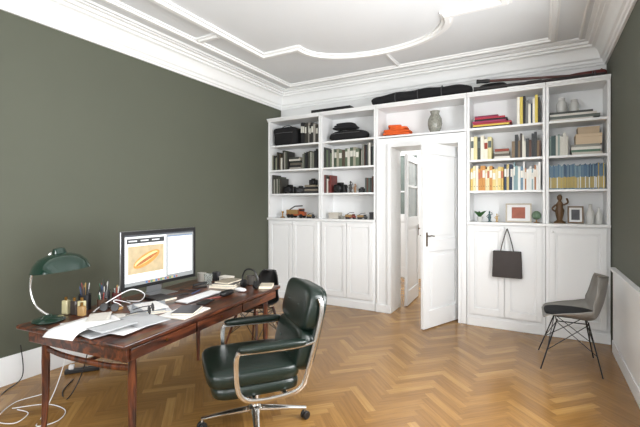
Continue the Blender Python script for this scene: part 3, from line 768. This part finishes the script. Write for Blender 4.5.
def deskbook(x, y, zz, w, l, t, c, rz, label, group='magazines on the desk'):
    b = B().m(col(c, .4)).box(-w / 2, w / 2, -l / 2, l / 2, 0, .001).box(-w / 2, w / 2, -l / 2, l / 2, t - .001, t).box(-w / 2, -w / 2 + .001, -l / 2, l / 2, .001, t - .001)
    b.m(M_PAGES).box(-w / 2 + .001, w / 2 - .002, -l / 2 + .002, l / 2 - .002, .001, t - .001)
    b.done('magazine', loc=(x, y, TZ + zz), rot=(0, 0, rz), label=label, cat='magazine', group=group)
deskbook(-2.30, 1.74, .001, .23, .3, .010, (196, 198, 202), 1.1, 'pale glossy magazine on the desk')
deskbook(-2.30, 1.74, .0115, .21, .28, .008, (130, 138, 146), .9, 'grey glossy magazine on top of another')
deskbook(-2.29, 1.75, .020, .15, .21, .006, (220, 220, 218), 1.3, 'small white booklet on two magazines')
deskbook(-2.02, 1.80, .001, .2, .28, .006, (222, 222, 220), .2, 'white brochure on the desk')
deskbook(-2.02, 1.82, .0075, .14, .2, .012, (48, 46, 50), .5, 'dark notebook on a brochure')
deskbook(-2.47, 1.97, .001, .14, .2, .016, (30, 28, 28), 1.5, 'black notebook in front of the monitor')
deskbook(-2.36, 2.58, .001, .22, .26, .02, (212, 210, 206), .2, 'white thick catalogue on the desk')
deskbook(-2.36, 2.58, .0215, .2, .24, .014, (60, 60, 64), .35, 'dark booklet on top of a catalogue')
deskbook(-2.36, 2.58, .036, .14, .2, .012, (150, 140, 124), .1, 'beige paperback on a stack of booklets')
deskbook(-2.04, 2.70, .001, .11, .15, .02, (196, 186, 166), .5, 'cream notebook near the desk end')
for x_, y_, r_ in ((-2.36, 1.50, .5), (-2.12, 1.62, 2.2)):
    t = top('sunglasses', (x_, y_, TZ + (.037 if r_ < 1 else .033)), r_, 'black sunglasses with round lenses', 'sunglasses')
    b = B().m(M_BLACK)
    for s in (-1, 1):
        b.M = T(s * .035, 0, .024) @ RX(rad(80)); b.lathe([(.001, -.001), (.024, -.002), (.027, 0), (.024, .002), (.001, .001)], 20)
    b.M = Matrix.Identity(4); b.tube(smooth([(-.012, 0, .026), (0, 0, .03), (.012, 0, .026)], 4), .003); b.done('lenses', t)
    for s in (-1, 1):
        B().m(M_BLACK).tube(smooth([(s * .06, 0, .028), (s * .063, .07, .02), (s * .06, .13, .003)], 5), .003).done('temple', t)
def cup(x, y, mt, label, r=.038, h=.1, n=9, tall=.18):
    t = top('pencil_cup', (x, y, TZ + .001), 0, label, 'cup')
    B().m(mt).lathe([(r, 0), (r, h), (r - .004, h), (r - .004, .005)], 24).done('cup_body', t)
    for k in range(n):
        a = k * 2.4; c = R.choice([(130, 50, 40), (30, 30, 30), (60, 80, 120), (160, 130, 70), (180, 180, 176), (40, 90, 64), (30, 30, 30), (50, 50, 52)])
        rr = r * .5; l = R.uniform(tall * .75, tall)
        p0 = Vector((math.cos(a) * rr * .3, math.sin(a) * rr * .3, .008)); p1 = Vector((math.cos(a) * rr * 1.5, math.sin(a) * rr * 1.5, l))
        b = B().m(col(c, .4)).tube([p0, p0.lerp(p1, .93), p1], [.0038, .0038, .001], 8)
        b.done('pencil', label=f'{cname(c)} pen standing in a cup', cat='pen', group='pens in the desk cups', loc=(x, y, TZ + .002))
cup(-2.68, 1.53, M_BLACK, 'black cup crowded with pens', n=12)
cup(-2.67, 1.66, mat('mesh_metal', (90, 90, 92), .4, metal=.6), 'dark metal cup crowded with pens and pencils', n=13)
cup(-2.575, 1.585, mat('dark_wood_cup', (74, 50, 34), .5), 'low wooden cup holding short pens', r=.03, h=.07, n=6, tall=.13)
cup(-2.59, 1.70, mat('dark_red_cup', (80, 34, 30), .4), 'small dark red cup of markers', r=.03, h=.09, n=7, tall=.15)
for x, y, c, h, l in ((-2.50, 1.41, (186, 178, 140), .075, 'small square glass perfume bottle'), (-2.43, 1.37, (150, 120, 78), .06, 'little amber glass bottle'), (-2.60, 1.42, (60, 54, 50), .09, 'small dark glass ink bottle'), (-2.66, 1.40, (170, 160, 140), .09, 'slim pale bottle beside the lamp')):
    t = top('bottle', (x, y, TZ + (.030 if x > -2.55 else .001)), .3, l, 'bottle')
    B().m(mat('bottle_%d' % c[2], c, .1, noise=.05)).box(-.022, .022, -.014, .014, 0, h).done('bottle_body', t, bevel=.005)
    B().m(M_BRASS).lathe([(.009, 0), (.009, .02), (.004, .022)], 14, (0, 0, h + .0005)).done('cap', t)
def mug(x, y, c, label):
    t = top('mug', (x, y, TZ + .001), .5, label, 'mug')
    B().m(col(c, .3)).lathe([(.033, 0), (.038, .006), (.04, .08), (.036, .08), (.033, .01)], 24).done('mug_body', t)
    B().m(col(c, .3)).tube(smooth([(.038, 0, .068), (.065, 0, .064), (.066, 0, .035), (.038, 0, .025)], 5), .005).done('handle', t)
mug(-2.70, 2.60, (150, 146, 138), 'grey ceramic mug on the desk')
mug(-2.22, 2.71, (60, 56, 52), 'dark stoneware mug on the desk')
storage_box(-2.50, 2.71, TZ, .12, .08, .05, (206, 200, 190), 'small white cardboard box on the desk')
storage_box(-2.615, 2.70, TZ, .06, .05, .08, (46, 46, 48), 'little black box beside a carton')
lathe_thing('glass_tumbler', [(.03, 0), (.036, .09), (.033, .09), (.028, .006)], M_GLASS, (-2.56, 2.54, TZ + .001), 'clear drinking glass on the desk', 'glass')
B().m(M_BLACK).box(-.035, .035, -.07, .07, 0, .009).done('mobile_phone', loc=(-2.10, 2.06, TZ + .001), rot=(0, 0, .3), bevel=.003, label='black mobile phone lying on the desk', cat='phone')
B().m(M_BLACK).sell((0, 0, .02), .075, .032, .02, .6, .7).done('glasses_case', loc=(-2.12, 2.30, TZ + .001), rot=(0, 0, 1.7), label='black hard glasses case on the desk', cat='case')
B().m(mat('tape', (170, 130, 80), .4)).lathe([(.02, 0), (.035, 0), (.035, .02), (.02, .02)], 24).done('tape_roll', loc=(-2.49, 1.64, TZ + .001), label='roll of brown tape on the desk', cat='tape')
for k, (x, y, rz, c) in enumerate(((-2.44, 2.13, 1.3, (30, 30, 32)), (-2.41, 2.26, 1.9, (60, 80, 120)), (-2.14, 2.17, 1.2, (130, 50, 40)), (-2.52, 2.28, .4, (30, 30, 32)))):
    dx, dy = .07 * math.cos(rz), .07 * math.sin(rz)
    B().m(col(c, .4)).tube([(-dx, -dy, 0), (dx * .9, dy * .9, 0), (dx, dy, 0)], [.004, .004, .001], 8).done('pen', loc=(x, y, TZ + .0055), label=f'{cname(c)} pen lying on the desk', cat='pen', group='loose pens on the desk')
t = top('stapler', (-2.52, 2.40, TZ + .001), .9, 'black desk stapler on the desk', 'stapler')
B().m(M_BLACK).box(-.06, .06, -.014, .014, 0, .008).done('base', t, bevel=.003)
b = B().m(M_BLACK); b.M = T(-.055, 0, .012) @ RY(rad(-9)); b.box(0, .12, -.012, .012, 0, .018); b.done('arm', t, bevel=.005)
t = top('headphones', (-2.13, 2.59, TZ + .001), .0, 'black over-ear headphones standing on the desk', 'headphones')
B().m(M_BLACK).tube(smooth([(-.075, 0, .03), (-.08, 0, .09), (-.05, 0, .145), (0, 0, .16), (.05, 0, .145), (.08, 0, .09), (.075, 0, .03)], 6), .007, 8).done('headband', t)
for s in (-1, 1):
    b = B().m(M_BLACK); b.M = T(s * .068, 0, .035) @ RY(rad(90)); b.lathe([(.02, -.012), (.034, -.012), (.034, .010), (.02, .014)], 20); b.done('ear_cup', t)
def cable(pts, r, mt, label, n=10, name='cable'):
    P = smooth(pts, n); o = P[0]
    return B().m(mt).tube([p - o for p in P], r, 8).done(name, loc=tuple(o), label=label, cat='cable', group='cables')
WC = M_WHITEP
cable([(-2.53, 1.50, TZ + .009), (-2.50, 1.55, TZ + .05), (-2.50, 1.74, TZ + .11), (-2.47, 1.83, TZ + .07), (-2.52, 1.84, TZ + .012), (-2.58, 1.80, TZ + .008), (-2.62, 1.80, TZ + .008)], .0035, WC, 'white looping cable on the desk')
cable([(-2.54, 1.77, TZ + .006), (-2.50, 1.64, TZ + .06), (-2.44, 1.58, TZ + .07), (-2.43, 1.61, TZ + .05), (-2.43, 1.64, TZ + .025)], .003, WC, 'thin white cable curled beside pen cups')
cable([(-2.9, 1.6, .62), (-2.95, 1.5, .2), (-2.95, 1.4, .01), (-2.85, 1.32, .007), (-2.8, 1.42, .007), (-2.9, 1.52, .007), (-3.1, 1.50, .007), (-3.25, 1.35, .007)], .003, WC, 'white cable hanging behind the desk onto the floor')
cable([(-3.5, 1.7, .007), (-3.3, 1.6, .007), (-3.33, 1.40, .007), (-3.15, 1.22, .015), (-3.0, 1.26, .015), (-3.05, 1.36, .02), (-3.2, 1.36, .007)], .003, WC, 'white cable coiled on the parquet')
cable([(-2.93, 1.75, .60), (-3.0, 1.7, .2), (-3.05, 1.62, .01), (-3.2, 1.66, .007), (-3.35, 1.82, .007)], .004, M_BLACK, 'black cable dropping behind the desk')
cable([(-3.71, 1.6, .3), (-3.68, 1.6, .05), (-3.6, 1.45, .005), (-3.45, 1.3, .005), (-3.3, 1.1, .005)], .004, M_BLACK, 'black power cord trailing from the wall')
t = top('power_strip', (-3.45, 1.95, .001), .9, 'black power strip on the parquet', 'power strip')
B().m(M_BLACK).box(-.13, .13, -.025, .025, 0, .035).done('strip_body', t, bevel=.006)
B().m(M_WHITEP).box(-.1, -.06, -.02, .02, .0355, .07).done('plug', t, bevel=.005)
B().m(M_BLACK).box(-.05, .05, -.03, .03, 0, .03).done('power_adapter', loc=(-3.0, 1.12, .001), rot=(0, 0, .4), bevel=.006, label='black power adapter on the floor', cat='adapter')

# ------------------------------------------------------------------ executive chair
BR = rad(-129)
ch = top('office_chair', (-1.635, 2.04, 0), BR, 'dark green leather swivel chair with polished aluminium frame', 'office chair')
b = B().m(M_LEATHER)
b.sell((.04, 0, .42), .285, .268, .060, .45, .32, 44, 18)
b.done('seat_cushion', ch, ang=80)
B().m(M_LEATHER).sell((.03, 0, .345), .268, .26, .048, .42, .3, 40, 12).done('seat_pan', ch, ang=80)
BM = T(-.23, 0, .40) @ RY(rad(-14))
for nm, zc, hh, w in (('back_cushion', .13, .135, .266), ('back_cushion', .385, .145, .266)):
    b = B().m(M_LEATHER); b.M = BM; b.sell((0, 0, zc), .060, w, hh, .45, .4, 44, 18)
    b.done(nm, ch, ang=80)
    for sy in (-1, 1):
        k = B().m(M_LEATHER); k.M = BM; k.sell((.057, sy * .1, zc), .008, .012, .012, 1, 1, 12, 8); k.done('button', ch)
b = B().m(M_LEATHER); b.M = BM; b.sell((-.05, 0, .265), .034, .256, .265, .38, .35, 40, 16); b.done('back_shell', ch, ang=80)
for s in (-1, 1):
    y = s * .282
    pts = smooth([(.155, y, .592), (.17, y, .54), (.165, y, .40), (.135, y, .325), (.06, y, .295), (-.1, y, .295), (-.22, y, .325), (-.27, y, .43), (-.34, y, .68), (-.36, y, .80), (-.348, y * .97, .86)], 6)
    B().m(M_CHROME).tube(pts, .010, 10, sq=(1.5, .8)).done('side_frame', ch)
    B().m(M_CHROME).tube(smooth([(.16, y, .582), (0, y, .578), (-.2, y, .578), (-.310, y, .595)], 5), .009, 10).done('arm_rail', ch)
    B().m(M_LEATHER).sell((-.05, s * .286, .606), .21, .036, .022, .6, .6, 36, 12).done('armrest', ch, ang=80)
b = B().m(M_CHROME)
b.tube([(.06, -.282, .295), (.05, 0, .283), (.06, .282, .295)], .013, 10).tube([(-.14, -.282, .298), (-.08, 0, .283), (-.14, .282, .298)], .013, 10)
b.box(-.1, .1, -.05, .05, .26, .288); b.done('seat_support', ch, bevel=.004)
B().m(M_CHROME).lathe([(.028, .13), (.028, .2), (.02, .205), (.02, .264)], 24).done('column', ch)
b = B().m(M_CHROME).lathe([(.03, .085), (.045, .09), (.045, .12), (.03, .135)], 24)
AA = [rad(29.3 + 12) - BR + k * math.pi / 2 for k in range(4)]
for a in AA:
    dx, dy = math.cos(a), math.sin(a)
    b.tube([(dx * .03, dy * .03, .11), (dx * .18, dy * .18, .095), (dx * .34, dy * .34, .075)], [.026, .02, .014], 10, sq=(.7, 1))
b.done('star_base', ch)
for a in AA:
    dx, dy = math.cos(a) * .335, math.sin(a) * .335
    c = B().m(M_BLACK)
    for s in (-1, 1):
        c.M = T(dx, dy, .028) @ RZ(a + .6) @ RX(rad(90)) @ T(0, 0, s * .013)
        c.lathe([(.008, -.009), (.024, -.009), (.027, -.006), (.027, .006), (.024, .009), (.008, .009)], 20)
    c.M = Matrix.Identity(4); c.m(M_CHROME).cyl((dx, dy, .03), (dx, dy, .07), .007, n=10)
    c.done('caster', ch)

# ------------------------------------------------------------------ shell chairs
def shell_chair(name, loc, rz, mt, label, lift_h=.04, seatmat=None, legs='wire', ws=1.0, hs=1.0, lt=.0065, sp=1.75):
    t = top(name, loc, rz, label, 'chair')
    prof = smooth([(.24, 0, .435), (.20, 0, .462), (.1, 0, .455), (-.05, 0, .435), (-.15, 0, .45), (-.2, 0, .45 + .08 * hs), (-.235, 0, .45 + .20 * hs), (-.26, 0, .45 + .36 * hs)], 5)
    k = len(prof); rows = []
    for i, p in enumerate(prof):
        v = i / (k - 1)
        w = .23 + .06 * math.sin(math.pi * min(1, v * 1.15)) - (.13 * max(0, (v - .82) / .18) ** 2.2) - .05 * max(0, .1 - v) * 10 * .6
        w *= ws
        lift = lift_h * math.exp(-((v - .5) / .22) ** 2) + .012
        curl = .09 * max(0, min(1, (v - .45) / .3))
        rr = []
        for j in range(15):
            s = -1 + 2 * j / 14
            rr.append((p.x + curl * abs(s) ** 2.2, w * s, p.z + lift * abs(s) ** 3.2))
        rows.append(rr)
    B().m(mt).grid(rows).done('seat_shell', t, solid=.007, ang=80)
    if seatmat:
        B().m(seatmat).sell((.03, 0, .474), .2, .18, .024, .6, .6, 30, 10).done('seat_pad', t, ang=80, label='dark padded seat cushion')
    BL = mat('black_wire', (18, 18, 18), .4, metal=.4)
    tops = [(.13, .12), (.13, -.12), (-.1, .12), (-.1, -.12)]
    for x, y in tops:
        fx, fy = x * sp + .01, y * (sp + .15)
        if legs == 'wire': B().m(BL).tube([(x, y, .428), (fx, fy, .008)], lt, 8).done('leg', t)
        else: B().m(M_ROSED).tube([(x, y, .428), (fx, fy, .006)], [.014, .010], 10).done('leg', t)
    b = B().m(BL)
    F = [(x * sp + .01, y * (sp + .15)) for x, y in tops]
    def at(i, f): return (tops[i][0] + (F[i][0] - tops[i][0]) * f, tops[i][1] + (F[i][1] - tops[i][1]) * f, .428 - .42 * f)
    for i, j in ((0, 1), (2, 3), (0, 2), (1, 3)):
        b.tube([at(i, .05), at(j, .62)], .0035, 6).tube([at(j, .05), at(i, .62)], .0035, 6)
        b.tube([at(i, .04), at(j, .04)], .005, 6)
    b.done('bracing', t)
    return t
shell_chair('shell_chair', (.26, 4.20, 0), rad(180 + 2), mat('shell_grey', (128, 124, 118), .45), 'grey shell armchair with dark seat pad and thin black wire base', .10, M_BLACKF, ws=.88, hs=1.02, sp=1.95, lt=.0055)
shell_chair('side_chair', (-2.46, 3.10, 0), rad(-96), M_BLACK, 'black shell chair tucked at the desk end', .04, None, 'wood', ws=.66, hs=.86)

# ------------------------------------------------------------------ lights
def area(name, loc, rot, sx, sy, e, c=(1, 1, 1)):
    l = bpy.data.lights.new(name, 'AREA'); l.shape = 'RECTANGLE'; l.size = sx; l.size_y = sy; l.energy = e; l.color = c
    o = bpy.data.objects.new(name, l); COL.objects.link(o); o.location = loc; o.rotation_euler = rot
    return o
DAY = (.985, .99, 1)
for w, e in zip(WR, (70, 190)):
    area('daylight', (XR + .22, (w[0] + w[1]) / 2, 1.8), (0, rad(90), 0), 1.9, w[1] - w[0], e, DAY)
for w in WS:
    area('daylight', ((w[0] + w[1]) / 2, YS - .22, 1.8), (rad(90), 0, 0), w[1] - w[0], 1.9, 84, DAY)
area('hall_light', (-1.6, 6.6, 3.2), (0, 0, 0), 1.5, 1.2, 85, (1, .99, .98))
w = bpy.data.worlds.new('World'); scene.world = w; w.use_nodes = True
w.node_tree.nodes['Background'].inputs[0].default_value = (.93, .97, 1, 1)
w.node_tree.nodes['Background'].inputs[1].default_value = 1.1

# ------------------------------------------------------------------ camera
cam = bpy.data.cameras.new('camera'); co = bpy.data.objects.new('scene_camera', cam); COL.objects.link(co)
co.location = (0, 0, 1.45); co.rotation_euler = (rad(90), 0, rad(29.3))
cam.sensor_width = 36; cam.lens = 392 / 640 * 36; cam.shift_y = -9.5 / 640; cam.clip_start = .05
scene.camera = co
scene.view_settings.view_transform = 'Standard'
scene.view_settings.exposure = 0.0
